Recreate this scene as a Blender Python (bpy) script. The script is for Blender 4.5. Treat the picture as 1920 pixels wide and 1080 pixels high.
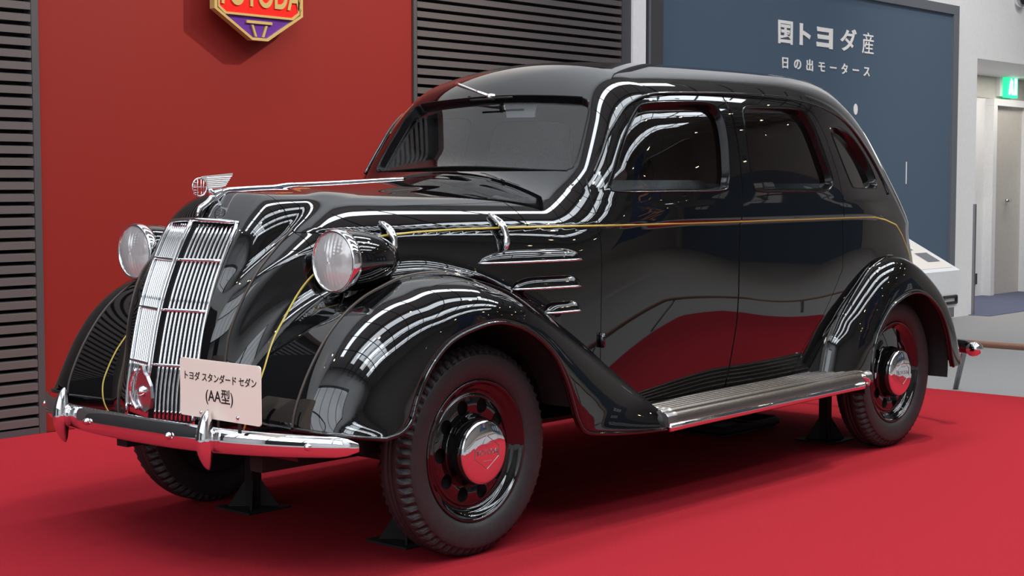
import bpy, math, random
import numpy as np

# ------------------------------------------------------------------ scene, camera, light
scene = bpy.context.scene
for o in list(bpy.data.objects):
    bpy.data.objects.remove(o)
COL = scene.collection
scene.view_settings.view_transform = 'Standard'
scene.view_settings.look = 'None'
scene.view_settings.gamma = 1.0
scene.view_settings.use_curve_mapping = False
scene.view_settings.exposure = -0.25

cam_data = bpy.data.cameras.new('camera')
cam_data.sensor_width = 36.0
cam_data.lens = 2934.5 / 1920 * 36
cam_data.clip_end = 200
cam = bpy.data.objects.new('camera', cam_data)
COL.objects.link(cam)
cam.location = (-3.7314, -4.1789, 1.2272)
cam.rotation_euler = (math.radians(90 - 3.8702), 0, math.radians(41.4542 - 90))
scene.camera = cam

world = bpy.data.worlds.new('hall_daylight')
scene.world = world
world.use_nodes = True
bg = world.node_tree.nodes['Background']
bg.inputs[0].default_value = (0.75, 0.86, 1.0, 1)
bg.inputs[1].default_value = 1.0


def area(name, loc, rot, sx, sy, watts, col):
    l = bpy.data.lights.new(name, 'AREA')
    l.shape = 'RECTANGLE'
    l.size, l.size_y = sx, sy
    l.energy = watts
    l.color = col
    o = bpy.data.objects.new(name, l)
    o.location = loc
    o.rotation_euler = rot
    COL.objects.link(o)
    return o


# daylight through the roof glazing of the hall
SKY = (0.86, 0.93, 1.0)
for y_, w_, lum in ((-2.9, 1.1, 8.), (-6.2, 1.3, 9.), (-9.6, 1.3, 9.)):
    area('skylight', (3.0, y_, 8.95), (0, 0, 0), 20, w_, lum * math.pi * 20 * w_, SKY)
area('front_skylight', (-4.7, -6.5, 8.9), (0, 0, 0), 3.2, 7, 7.5 * math.pi * 22.4, SKY)
area('upper_wall_fill', (1.5, .7, 8.95), (0, 0, 0), 16, .8, 15 * math.pi * 12.8, SKY)  # added strip that brightens the upper back wall mirrored in the windscreen
area('left_fill_panel', (-7.9, 1.0, 4.2), (0, math.radians(-90), 0), 4.6, 13, 2.6 * math.pi * 60, SKY)  # added bright panel, stands in for the bright left wall mirrored in the nose


def spot(name, loc, target, watts, angle, col, r=.06, blend=.5):
    l = bpy.data.lights.new(name, 'SPOT')
    l.energy = watts
    l.spot_size = math.radians(angle)
    l.spot_blend = blend
    l.shadow_soft_size = r
    l.color = col
    o = bpy.data.objects.new(name, l)
    o.location = loc
    d = np.array(target, float) - np.array(loc, float)
    yaw = math.atan2(d[1], d[0])
    pitch = math.atan2(d[2], math.hypot(d[0], d[1]))
    o.rotation_euler = (math.radians(90) + pitch, 0, yaw - math.radians(90))
    COL.objects.link(o)
    return o


WARM = (1.0, 0.86, 0.70)
spot('display_spot', (7.0, -1.9, 7.6), (1.4, .6, .4), 1500, 50, WARM, .12)
spot('display_spot', (6.0, -2.9, 7.6), (1.0, .6, .4), 500, 50, WARM, .12)
spot('display_spot', (-2.5, -3.2, 7.6), (.4, 1.0, .8), 150, 55, WARM, .12)

area('passage_fill', (13.6, 3.5, 2.49), (0, 0, 0), 3.0, .4, 32, (1.0, .95, .88))  # added fill to lift the whites in the passage
spot('right_wall_fill', (9.5, -1.2, 8.0), (11.2, 2.98, 1.2), 1300, 46, (1.0, .95, .9), .15, 1.0)  # added fill to brighten the white wall on the right
spot('emblem_spot', (6.8, -1.7, 7.5), (1.76, 2.55, 2.25), 2300, 34, WARM, .07, 1.0)

# ------------------------------------------------------------------ materials


def mat(name, col, rough=.5, metal=0., **kw):
    m = bpy.data.materials.new(name)
    m.use_nodes = True
    b = m.node_tree.nodes['Principled BSDF']
    b.inputs['Base Color'].default_value = (*col, 1)
    b.inputs['Roughness'].default_value = rough
    b.inputs['Metallic'].default_value = metal
    for k, v in kw.items():
        b.inputs[k].default_value = v
    return m


def add_noise(m, scale, lo, hi, bump=0., detail=4., coord='Object', stretch=None, dist=.002):
    """vary the base colour with noise between lo and hi and give it fine relief"""
    nt = m.node_tree
    b = nt.nodes['Principled BSDF']
    tc = nt.nodes.new('ShaderNodeTexCoord')
    src = tc.outputs[coord]
    if stretch:
        mp = nt.nodes.new('ShaderNodeMapping')
        mp.inputs['Scale'].default_value = stretch
        nt.links.new(src, mp.inputs[0])
        src = mp.outputs[0]
    n = nt.nodes.new('ShaderNodeTexNoise')
    n.inputs['Scale'].default_value = scale
    n.inputs['Detail'].default_value = detail
    nt.links.new(src, n.inputs['Vector'])
    r = nt.nodes.new('ShaderNodeValToRGB')
    r.color_ramp.elements[0].position = .3
    r.color_ramp.elements[1].position = .7
    r.color_ramp.elements[0].color = (*lo, 1)
    r.color_ramp.elements[1].color = (*hi, 1)
    nt.links.new(n.outputs['Fac'], r.inputs[0])
    nt.links.new(r.outputs[0], b.inputs['Base Color'])
    if bump:
        bp = nt.nodes.new('ShaderNodeBump')
        bp.inputs['Strength'].default_value = bump
        bp.inputs['Distance'].default_value = dist
        nt.links.new(n.outputs['Fac'], bp.inputs['Height'])
        nt.links.new(bp.outputs[0], b.inputs['Normal'])
    return m


def glass(name, tint, rough=.0, ior=1.5, mixmin=0.):
    m = bpy.data.materials.new(name)
    m.use_nodes = True
    nt = m.node_tree
    nt.nodes.clear()
    out = nt.nodes.new('ShaderNodeOutputMaterial')
    tr = nt.nodes.new('ShaderNodeBsdfTransparent')
    tr.inputs[0].default_value = (*tint, 1)
    gl = nt.nodes.new('ShaderNodeBsdfGlossy')
    gl.inputs['Roughness'].default_value = rough
    fr = nt.nodes.new('ShaderNodeFresnel')
    fr.inputs[0].default_value = ior
    mx = nt.nodes.new('ShaderNodeMixShader')
    ad = nt.nodes.new('ShaderNodeMath')
    ad.operation = 'MULTIPLY_ADD'
    ad.inputs[1].default_value = 2.0
    ad.inputs[2].default_value = mixmin
    ad.use_clamp = True
    nt.links.new(fr.outputs[0], ad.inputs[0])
    nt.links.new(ad.outputs[0], mx.inputs[0])
    nt.links.new(tr.outputs[0], mx.inputs[1])
    nt.links.new(gl.outputs[0], mx.inputs[2])
    nt.links.new(mx.outputs[0], out.inputs[0])
    return m


def emit(name, col, s):
    m = bpy.data.materials.new(name)
    m.use_nodes = True
    b = m.node_tree.nodes['Principled BSDF']
    b.inputs['Base Color'].default_value = (*col, 1)
    b.inputs['Emission Color'].default_value = (*col, 1)
    b.inputs['Emission Strength'].default_value = s
    return m


M = dict(
    paint=mat('black_gloss_paint', (.0028, .0029, .0033), .025, 0, **{'IOR': 1.6, 'Coat Weight': .5, 'Coat Roughness': .01}),
    chrome=mat('chrome_plate', (.86, .87, .89), .035, 1.),
    satin=mat('satin_steel', (.62, .63, .66), .22, 1.),
    reveal=mat('black_window_reveal', (.004, .004, .0045), .16, 0, **{'IOR': 1.3}),
    wing=mat('brushed_bright_metal', (.93, .93, .94), .5, 1.),
    stripe=mat('ochre_pinstripe', (.52, .40, .08), .35),
    welt=mat('brown_rubber_welt', (.055, .042, .034), .5),
    tyre=add_noise(mat('tyre_rubber', (.02, .02, .022), .55), 60, (.016, .016, .018), (.026, .025, .027), .15),
    dark=mat('matt_black_underside', (.008, .008, .009), .7),
    lining=add_noise(mat('grey_headlining_cloth', (.2, .19, .18), .9), 220, (.17, .165, .16), (.22, .21, .2), .3),
    seat=add_noise(mat('grey_seat_cloth', (.3, .3, .31), .9), 160, (.26, .26, .27), (.34, .34, .35), .3),
    glass=glass('window_glass', (.80, .84, .84)),
    lens=glass('lamp_lens_glass', (.96, .97, .97), .16, 1.5, .30),
    plate=mat('cream_plate', (.86, .78, .69), .35),
    ink=mat('black_lettering', (.012, .011, .011), .5),
    board=mat('ribbed_tread_metal', (.25, .235, .225), .2, .85),
    red=add_noise(mat('dark_red_panel_paint', (.22, .017, .013), .5, 0, **{'Specular IOR Level': .2}), 900, (.205, .015, .012), (.235, .019, .015), .08),
    carpet=None,
    slat=mat('warm_grey_slat_metal', (.095, .085, .086), .42),
    gap=mat('shutter_shadow_backing', (.012, .012, .013), .8),
    frame=mat('dark_grey_frame', (.06, .06, .066), .45),
    white=add_noise(mat('white_wall_paint', (.80, .80, .80), .6), 30, (.78, .78, .78), (.82, .82, .82), .05),
    blue=add_noise(mat('slate_blue_panel', (.075, .115, .17), .5), 700, (.07, .108, .16), (.08, .122, .178), .06),
    bframe=mat('blue_grey_metal_frame', (.13, .14, .16), .4),
    gold=mat('gold_enamel', (.62, .45, .16), .35, .3),
    ered=mat('scarlet_enamel', (.85, .018, .012), .3),
    epurple=mat('violet_enamel', (.115, .03, .26), .3),
    letter=mat('white_wall_lettering', (.92, .88, .84), .5),
    wood=mat('brown_wood_rail', (.22, .11, .07), .35),
    steel=mat('grey_steel_post', (.28, .28, .3), .35, .8),
    greyfloor=None, bluefloor=None,
    door=add_noise(mat('beige_door_paint', (.55, .52, .48), .45), 20, (.53, .5, .46), (.57, .54, .5), .04),
    exit=emit('green_exit_face', (.02, .62, .28), 1.6),
    exitw=emit('white_exit_pictogram', (.8, 1, .9), 2.0),
    ceil=mat('light_grey_ceiling', (.55, .54, .53), .8),
    truss=mat('dark_steel_truss', (.05, .052, .056), .5),
    banner=mat('navy_banner_cloth', (.02, .045, .11), .8),
    orange=mat('orange_banner_lettering', (.75, .33, .17), .7),
    lamp=emit('warm_lamp_face', (1.0, .72, .42), 220),
    housing=mat('black_lamp_housing', (.02, .02, .02), .4),
    bulb=mat('lamp_reflector', (.95, .95, .95), .42, .5),
    brownwall=mat('brown_hall_wall', (.30, .27, .25), .6),
)


def carpet_mat(name, lo, hi, scale, rough=.95):
    m = mat(name, lo, rough)
    m.node_tree.nodes['Principled BSDF'].inputs['Specular IOR Level'].default_value = .05
    return add_noise(m, scale, lo, hi, .6, 6., dist=.004)


def whiten(m, amount):
    """mix white scatter into a clear glass, standing in for bright reflections"""
    nt = m.node_tree
    out = [n for n in nt.nodes if n.type == 'OUTPUT_MATERIAL'][0]
    src = out.inputs[0].links[0].from_socket
    d = nt.nodes.new('ShaderNodeBsdfDiffuse')
    d.inputs[0].default_value = (.95, .96, .96, 1)
    t = nt.nodes.new('ShaderNodeBsdfTranslucent')
    t.inputs[0].default_value = (.95, .96, .96, 1)
    a = nt.nodes.new('ShaderNodeMixShader')
    nt.links.new(d.outputs[0], a.inputs[1])
    nt.links.new(t.outputs[0], a.inputs[2])
    b = nt.nodes.new('ShaderNodeMixShader')
    b.inputs[0].default_value = amount
    nt.links.new(src, b.inputs[1])
    nt.links.new(a.outputs[0], b.inputs[2])
    nt.links.new(b.outputs[0], out.inputs[0])


whiten(M['lens'], .34)  # lens whitened in place of the bright surroundings it would mirror
M['carpet'] = carpet_mat('red_carpet_pile', (.275, .014, .023), (.345, .021, .031), 260)
M['greyfloor'] = carpet_mat('grey_floor_speckle', (.26, .255, .25), (.36, .35, .345), 120, .8)
M['bluefloor'] = carpet_mat('blue_grey_carpet_tile', (.10, .11, .17), (.15, .16, .23), 90)

# ------------------------------------------------------------------ helpers


def obj(name, V, Fs, m, parent=None, smooth=True, normals=None, loc=None, rot=None):
    me = bpy.data.meshes.new(name)
    me.from_pydata([tuple(map(float, v)) for v in V], [], [tuple(int(i) for i in f) for f in Fs])
    me.update()
    if smooth:
        me.polygons.foreach_set('use_smooth', [True] * len(me.polygons))
    if m is not None:
        me.materials.append(M[m] if isinstance(m, str) else m)
    if normals is not None:
        me.normals_split_custom_set_from_vertices([tuple(map(float, n)) for n in normals])
    return link(name, me, parent, loc, rot)


def link(name, me, parent=None, loc=None, rot=None):
    o = bpy.data.objects.new(name, me)
    COL.objects.link(o)
    if parent is not None:
        o.parent = parent
    if loc is not None:
        o.location = loc
    if rot is not None:
        o.rotation_euler = rot
    return o


def tag(o, label, cat, group=None):
    o['label'] = label
    o['category'] = cat
    if group:
        o['group'] = group
    return o


def empty(name, loc=(0, 0, 0)):
    o = bpy.data.objects.new(name, None)
    o.location = loc
    o.empty_display_size = .1
    COL.objects.link(o)
    return o


class MB:
    """collects simple shapes into one mesh"""

    def __init__(s):
        s.V, s.F = [], []

    def add(s, V, Fs):
        k = len(s.V)
        s.V += [tuple(v) for v in V]
        s.F += [tuple(i + k for i in f) for f in Fs]
        return s

    def box(s, a, b):
        (x0, y0, z0), (x1, y1, z1) = a, b
        return s.add([(x0, y0, z0), (x1, y0, z0), (x1, y1, z0), (x0, y1, z0), (x0, y0, z1), (x1, y0, z1), (x1, y1, z1), (x0, y1, z1)],
                     [(0, 3, 2, 1), (4, 5, 6, 7), (0, 1, 5, 4), (1, 2, 6, 5), (2, 3, 7, 6), (3, 0, 4, 7)])

    def tube(s, P, r, n=8):
        V, Fs = tube(P, r, n)
        return s.add(V, Fs)

    def prism(s, pts, y0, y1, axis=1):
        """closed outline extruded along an axis (pts fill the other two)"""
        n = len(pts)

        def mk(p, v):
            q = list(p)
            q.insert(axis, v)
            return tuple(q)
        V = [mk(p, y0) for p in pts] + [mk(p, y1) for p in pts]
        Fs = [tuple(range(n)), tuple(range(2 * n - 1, n - 1, -1))]
        Fs += [(i, i + n, (i + 1) % n + n, (i + 1) % n) for i in range(n)]
        return s.add(V, Fs)

    def build(s, name, m, parent=None, smooth=False, loc=None, rot=None):
        return obj(name, s.V, s.F, m, parent, smooth, None, loc, rot)


def tube(P, r, n=8, closed=False, flat=1., up=None):
    """swept round section; r is a number or one per point"""
    P = np.array(P, float)
    k = len(P)
    r = np.broadcast_to(np.array(r, float), (k,))
    T = np.gradient(P, axis=0) if not closed else np.roll(P, -1, 0) - np.roll(P, 1, 0)
    T /= np.linalg.norm(T, axis=1)[:, None] + 1e-12
    ref = np.array(up if up is not None else ((0, 0, 1) if abs(T[0][2]) < .8 else (0, 1, 0)), float)
    A = []
    a = ref - T[0] * (ref @ T[0])
    a /= np.linalg.norm(a)
    for i in range(k):
        if up is not None:
            a = ref - T[i] * (ref @ T[i])
        else:
            a = a - T[i] * (a @ T[i])
        a = a / (np.linalg.norm(a) + 1e-12)
        A.append(a)
    A = np.array(A)
    B = np.cross(T, A)
    V, Fs = [], []
    for i in range(k):
        for j in range(n):
            t = 2 * np.pi * j / n
            V.append(P[i] + r[i] * (np.cos(t) * A[i] + flat * np.sin(t) * B[i]))
    rng = k if closed else k - 1
    for i in range(rng):
        i2 = (i + 1) % k
        for j in range(n):
            j2 = (j + 1) % n
            Fs.append((i * n + j, i * n + j2, i2 * n + j2, i2 * n + j))
    if not closed:
        Fs.append(tuple(range(n - 1, -1, -1)))
        Fs.append(tuple((k - 1) * n + j for j in range(n)))
    return V, Fs


def lathe(prof, n=48, axis='y', mod=None):
    """profile of (r, offset along axis); spun; open ends"""
    V, Fs = [], []
    k = len(prof)
    for j in range(n):
        t = 2 * np.pi * j / n
        for i, (r, o) in enumerate(prof):
            if mod:
                r, o = mod(i, j, r, o)
            c, s_ = r * np.cos(t), r * np.sin(t)
            V.append((c, o, s_) if axis == 'y' else ((o, c, s_) if axis == 'x' else (c, s_, o)))
    for j in range(n):
        j2 = (j + 1) % n
        for i in range(k - 1):
            Fs.append((j * k + i, j * k + i + 1, j2 * k + i + 1, j2 * k + i))
    return V, Fs


def grid(P):
    """P: (m,n,3) -> verts, quads"""
    m, n = P.shape[:2]
    I = np.arange(m * n).reshape(m, n)
    Q = np.stack([I[:-1, :-1], I[1:, :-1], I[1:, 1:], I[:-1, 1:]], -1).reshape(-1, 4)
    return P.reshape(-1, 3), [tuple(q) for q in Q]


def curve(pts, n, closed=False):
    """Catmull-Rom through the points, n samples"""
    P = np.array(pts, float)
    k = len(P)
    if closed:
        P = np.vstack([P[-1:], P, P[:2]])
        m = k
    else:
        P = np.vstack([2 * P[0] - P[1], P, 2 * P[-1] - P[-2]])
        m = k - 1
    out = []
    for t in np.linspace(0, m, n, endpoint=not closed):
        i = min(int(t), m - 1)
        u = t - i
        a, b, c, d = P[i], P[i + 1], P[i + 2], P[i + 3]
        out.append(.5 * (2 * b + (c - a) * u + (2 * a - 5 * b + 4 * c - d) * u * u + (3 * b - a - 3 * c + d) * u ** 3))
    return np.array(out)


def clip(V, polys, s):
    """keep the part of the mesh where the scalar s is positive"""
    V = [tuple(v) for v in V]
    ins = s > 0
    new, cache = [], {}
    for f in polys:
        k = [ins[i] for i in f]
        if all(k):
            new.append(f)
            continue
        if not any(k):
            continue
        g = []
        for a, b in zip(f, f[1:] + f[:1]):
            if ins[a]:
                g.append(a)
            if ins[a] != ins[b]:
                key = (a, b) if a < b else (b, a)
                if key not in cache:
                    t = s[a] / (s[a] - s[b])
                    cache[key] = len(V)
                    V.append(tuple(V[a][c] + (V[b][c] - V[a][c]) * t for c in range(3)))
                g.append(cache[key])
        if len(g) > 2:
            new.append(tuple(g))
    used = sorted({i for f in new for i in f})
    mp = {i: j for j, i in enumerate(used)}
    return np.array([V[i] for i in used]).reshape(-1, 3), [tuple(mp[i] for i in f) for f in new]


def sd_poly(poly, X, Z):
    """signed distance to a closed outline, negative inside"""
    P = np.array(poly, float)
    d = np.full(X.shape, 1e9)
    s = np.ones(X.shape)
    n = len(P)
    j = n - 1
    for i in range(n):
        ex, ez = P[j] - P[i]
        wx, wz = X - P[i][0], Z - P[i][1]
        t = np.clip((wx * ex + wz * ez) / (ex * ex + ez * ez + 1e-12), 0, 1)
        bx, bz = wx - ex * t, wz - ez * t
        d = np.minimum(d, bx * bx + bz * bz)
        c1 = Z >= P[i][1]
        c2 = Z < P[j][1]
        c3 = ex * wz > ez * wx
        fl = (c1 & c2 & c3) | (~c1 & ~c2 & ~c3)
        s = np.where(fl, -s, s)
        j = i
    return s * np.sqrt(d)


def text(name, body, size, m, parent, loc, rot, depth=.002, bold=0., sx=1., align='CENTER'):
    """lettering as a thin mesh"""
    c = bpy.data.curves.new(name, 'FONT')
    c.body = body
    c.size = size
    c.align_x = align
    c.align_y = 'CENTER'
    c.extrude = depth
    c.offset = bold
    t = bpy.data.objects.new(name, c)
    COL.objects.link(t)
    bpy.context.view_layer.update()
    dg = bpy.context.evaluated_depsgraph_get()
    me = bpy.data.meshes.new_from_object(t.evaluated_get(dg))
    bpy.data.objects.remove(t)
    me.materials.clear()
    me.materials.append(M[m])
    o = link(name, me, parent, loc, rot)
    o.scale = (sx, 1, 1)
    return o

# ------------------------------------------------------------------ body as a smooth implicit solid (x back, a = |y|, z up)
def spl(xs,ys):
    xs=np.array(xs,float);ys=np.array(ys,float);n=len(xs);h=np.diff(xs)
    A=np.zeros((n,n));b=np.zeros(n);A[0,0]=A[-1,-1]=1
    for i in range(1,n-1):
        A[i,i-1],A[i,i],A[i,i+1]=h[i-1],2*(h[i-1]+h[i]),h[i]
        b[i]=6*((ys[i+1]-ys[i])/h[i]-(ys[i]-ys[i-1])/h[i-1])
    M=np.linalg.solve(A,b)
    s0=(ys[1]-ys[0])/h[0]-h[0]*M[1]/6; s1=(ys[-1]-ys[-2])/h[-1]+h[-1]*M[-2]/6
    def f(x):
        i=np.clip(np.searchsorted(xs,x)-1,0,n-2)
        p=(xs[i+1]-x)/h[i];c=(x-xs[i])/h[i]
        v=p*ys[i]+c*ys[i+1]+((p**3-p)*M[i]+(c**3-c)*M[i+1])*h[i]**2/6
        return np.where(x<xs[0],ys[0]+(x-xs[0])*s0,np.where(x>xs[-1],ys[-1]+(x-xs[-1])*s1,v))
    L=xs[-1]-xs[0];tx=np.linspace(xs[0]-.3*L,xs[-1]+.3*L,6001);ty=f(tx)
    return lambda x:np.interp(x,tx,ty)
def smin(a,b,k):
    h=np.maximum(k-np.abs(a-b),0)/k
    return np.minimum(a,b)-h*h*k*.25
def smax(a,b,k): return -smin(-a,-b,k)
def sstep(a,b,x):
    t=np.clip((x-a)/(b-a),0,1);return t*t*(3-2*t)
# plan half width at the belt, roof centre line, nose lines
w_belt=spl([-.6,-.4,-.2,0,.2,.4,.64,1.0,1.5,1.95,2.4,2.85,3.2,3.45,3.62,3.72],[.30,.40,.475,.54,.597,.645,.692,.733,.757,.762,.748,.704,.606,.470,.325,.17])
z_roof=spl([.5,.75,.95,1.1,1.35,1.6,1.9,2.2,2.5,2.75,3.0,3.2,3.4,3.55,3.66,3.74],[1.56,1.635,1.68,1.703,1.724,1.735,1.742,1.745,1.74,1.722,1.672,1.585,1.42,1.21,.95,.6])
w_roof_drop=.27
w_top=spl([.5,.8,1.0,1.25,1.54,2.0,2.3,2.6,2.85,3.1,3.35,3.6,3.8],[.54,.60,.63,.663,.683,.674,.64,.572,.49,.375,.20,-.05,-.3])
x_front=spl([.40,.555,.643,.818,.976,1.104,1.2],[-.765,-.76,-.745,-.705,-.643,-.57,-.50])
x_a=spl([.40,.55,.707,.765,.836,.89,.98,1.07,1.2],[-.672,-.675,-.672,-.660,-.630,-.595,-.51,-.40,-.22])
w_a=spl([-.1,-.03,0,.05,.1,.19,.4,.6,.8,1.05],[.20,.30,.335,.38,.412,.458,.54,.60,.648,.69])
w_s=spl([0,.047,.06,.09,.15,.25,.45,.8],[0,.19,.218,.25,.277,.293,.31,.30])
z_hood=spl([-.6,-.4,-.12,.23,.6,.9],[1.185,1.2,1.21,1.224,1.24,1.245])
cr=np.array([(-.66,.40),(-.676,.487),(-.645,.588),(-.60,.669),(-.535,.755),(-.463,.82),(-.383,.868),(-.30,.899),(-.22,.922),(-.13,.932),(-.04,.931),(.05,.915),(.14,.89),(.23,.853),(.32,.808),(.41,.757),(.51,.697),(.61,.63),(.71,.558)])
HUB=.349
_th=np.arctan2(cr[:,1]-HUB,cr[:,0]);_R=np.hypot(cr[:,0],cr[:,1]-HUB);_o=np.argsort(_th)
r_crest=spl(_th[_o],_R[_o])
def y_side(x,z):
    tuck=.075*np.clip((1.02-z)/.6,0,1.2)**2*sstep(.4,1.6,x)*(1-sstep(2.4,3.0,x))
    r=.10*sstep(2.3,2.9,x)
    tum=(w_belt(x)-w_top(x))*np.clip((z-1.13+r)/(.42+r),0,1.6)**(1.35-.17*sstep(2.3,2.8,x))
    belt=.009*(sstep(1.060,1.080,z)-sstep(1.128,1.158,z)*sstep(.55,.75,x))*(1-sstep(2.6,3.0,x))
    return w_belt(x)-tuck-tum*sstep(.35,.75,x)+belt+.03*sstep(2.6,3.1,x)*sstep(1.0,.8,z)
def width(x,z): return smin(w_a(x-x_a(np.minimum(z,1.2)))+.009*sstep(1.060,1.080,z),y_side(x,z),.012)
def f_main(x,a,z):
    e=.01
    sl=np.clip((width(x+e,z)-width(x-e,z))/(2*e),-4,3)
    fs=(a-width(x,z))/np.sqrt(1+sl*sl)
    sr=(z_roof(x+e)-z_roof(x-e))/(2*e)
    ft=(z-(z_roof(x)-w_roof_drop*a*a))/np.sqrt(1+sr*sr+(2*w_roof_drop*a)**2)
    fw=(.724+(z-1.285)*.64+.10*a*a-x)/1.187
    fh=(z-(z_hood(x)-.30*a*a))/np.sqrt(1+(.6*a)**2)
    top=smin(fh,smax(ft,fw,.11),.13)
    fn=(x_a(z)-.012-x)*.85
    return smax(smax(fs,top,.165),fn,.05)
def f_shell(x,a,z):
    e=.005
    xx=x-x_front(z);sl=np.clip((w_s(xx+e)-w_s(xx-e))/(2*e),0,5)
    fs=(a-w_s(xx))/np.sqrt(1+sl*sl)
    ft=(z-(z_hood(x)-.42*a*a))/np.sqrt(1+(.84*a)**2)
    ff=(x_front(z)-x)*.87
    return np.maximum(smax(smax(fs,ft,.11),ff,.05),x-.6)
def f_fend(x,a,z):
    th=np.arctan2(z-HUB,x);r=np.hypot(x,z-HUB)
    th=np.where(th<-1.6,th+2*np.pi,th)
    return np.maximum(np.maximum((r-r_crest(np.clip(th,.25,3.3))),a-.625),x-.45)
def F(P):
    x=P[...,0];a=np.sqrt(P[...,1]**2+1e-8);z=P[...,2]
    f=smin(f_shell(x,a,z),f_main(x,a,z),.025)
    return smin(f,f_fend(x,a,z),.07)
def cast(O,D,tmax,fn=F,n=160,t0=0.):
    ts=np.linspace(t0,tmax,n);N=len(O)
    lo=np.full(N,float(t0));hi=np.full(N,float(tmax));done=np.zeros(N,bool)
    prev=ts[0]
    for t in ts[1:]:
        idx=np.where(~done)[0]
        if not len(idx):break
        v=fn(O[idx]+D[idx]*t)
        hit=v>0
        k=idx[hit];lo[k]=prev;hi[k]=t;done[k]=True;prev=t
    for _ in range(18):
        m=(lo+hi)/2;v=fn(O+D*m[:,None]);lo=np.where(v<0,m,lo);hi=np.where(v<0,hi,m)
    return O+D*((lo+hi)/2)[:,None],done

# ------------------------------------------------------------------ the hall
def struct(name, V, Fs, m, parent=None, smooth=False):
    o = obj(name, V, Fs, m, parent, smooth)
    o['kind'] = 'structure'
    return o


def sbox(name, a, b, m, parent=None):
    q = MB().box(a, b)
    return struct(name, q.V, q.F, m, parent)


FZ = -.15
sbox('floor', (-8, -16, FZ - .1), (30, 12, FZ), 'greyfloor')
WY = 2.59
# back wall: shutter bay, red panel, shutter bay, then a column
wall = sbox('wall_back', (-11, WY + .05, FZ), (5.19, WY + .35, 9), 'gap')
red = MB().box((.468, WY, .0), (3.02, WY + .05, 3.6)).build('red_panel', 'red', wall)
fr = MB()
for x0, x1 in ((.428, .466), (3.022, 3.05), (5.085, 5.19)):
    fr.box((x0, WY - .012, 0), (x1, WY + .05, 3.6))
fr.box((-3.2, WY - .012, 0), (.43, WY + .05, .03))
fr.box((3.05, WY - .012, 0), (5.085, WY + .05, .03))
fr.build('shutter_frame', 'frame', wall)
PITCH = .0575


def slat_mesh(length):
    q = MB()
    q.prism([(-.012, -.004), (-.012, .030), (.012, .036), (.036, .036), (.036, -.004)], 0, length, 0)
    o = q.build('slat', 'slat', None)
    me = o.data
    bpy.data.objects.remove(o)
    return me


for x0, x1 in ((-1.9, .425), (3.053, 5.08)):
    me = slat_mesh(x1 - x0)
    for i in range(56):
        link('slat', me, wall, (x0, WY, .045 + i * PITCH))
MB().box((-11, WY - .03, 3.42), (5.19, WY + .05, 9)).build('upper_wall_panel', 'white', wall)

# white column, dark column and blue display wall
sbox('trim_1', (5.19, WY - .03, FZ), (5.34, WY + .5, 9), 'white')
tr = sbox('trim_2', (5.50, 2.74, FZ), (5.80, 3.2, 9), 'frame')
MB().box((5.60, 2.725, FZ), (5.625, 2.74, 9)).build('column_groove', 'bframe', tr)
sbox('wall_right', (5.34, 2.98, FZ), (11.48, 3.25, 9), 'white')
bw = MB().box((5.86, 2.925, FZ + .02), (10.91, 2.985, 2.89)).build('display_wall_panel', 'blue')
tag(bw, 'slate blue display wall panel with white lettering behind the car', 'display panel')
q = MB()
q.box((5.871, 2.90, FZ + .02), (10.904, 2.985, FZ + .06)).box((5.80, 2.90, 2.886), (11.02, 2.985, 2.975))
q.box((10.905, 2.90, FZ + .02), (11.02, 2.985, 2.885)).box((5.80, 2.90, FZ + .02), (5.87, 2.985, 2.885))
q.build('panel_frame', 'bframe', bw)
RX = (math.radians(90), 0, 0)
big = [('国', 7.80, .21, .26, .006), ('ト', 8.09, .21, .30, .008), ('ヨ', 8.45, .22, .34, .010), ('ダ', 8.86, .21, .30, .004), ('産', 9.22, .21, .235, 0)]
for ch, x, h, sxw, bo in big:
    text('lettering', ch, h, 'letter', bw, (x, 2.922, 2.478 if ch != '産' else 2.475), RX, .002, bo, sxw / .21)
for i, ch in enumerate('日の出モータース'):
    text('lettering', ch, .105, 'letter', bw, (7.80 + i * .2, 2.922, 2.228), RX, .002, .002, 1.25)
for x, z, h, s_ in ((9.01, 1.885, .10, .035), (9.80, 1.075, .07, .03)):
    q = MB()
    q.prism([(x + s_ * math.cos(t), z + h / 2 * math.sin(t)) for t in np.linspace(0, 2 * np.pi, 20, endpoint=False)], 2.921, 2.925)
    q.build('printed_dot', 'letter', bw)
MB().box((9.992, 2.921, 1.21), (10.005, 2.925, 1.42)).build('printed_rule', 'letter', bw)

# passage on the right: white jamb, soffit, beige lintel wall, door, exit sign
sbox('wall_end', (11.48, 2.98, FZ), (11.615, 4.1, 9), 'white')
sbox('trim_3', (11.615, 2.98, 2.50), (19.5, 4.1, 9), 'white')
wp_ = sbox('wall_passage', (11.6, 4.1, FZ), (19.5, 4.4, 2.5), 'white')
MB().box((11.62, 4.085, 2.24), (19.5, 4.1, 2.5)).build('lintel_panel', 'door', wp_)
sbox('floor_passage', (11.52, 2.75, FZ), (19.5, 4.1, FZ + .006), 'bluefloor')
sbox('wall_far', (19.5, 2.4, FZ), (19.8, 4.4, 9), 'white')
sbox('wall_side', (19.5, -16, FZ), (19.8, 2.4, 9), 'brownwall')
q = MB().box((14.36, 4.06, FZ), (15.22, 4.09, 2.15))
dr = q.build('door_1', 'door')
dr['kind'] = 'structure'
q = MB().box((14.26, 3.99, FZ), (14.36, 4.1, 2.149)).box((15.22, 3.80, FZ), (15.32, 4.1, 2.149)).box((14.26, 3.99, 2.15), (15.32, 4.1, 2.23))
q.build('door_frame', 'white', dr)
q = MB().tube([(14.80, 4.06, 1.0), (14.80, 4.0, 1.0), (14.68, 4.0, 1.0)], .018)
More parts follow.
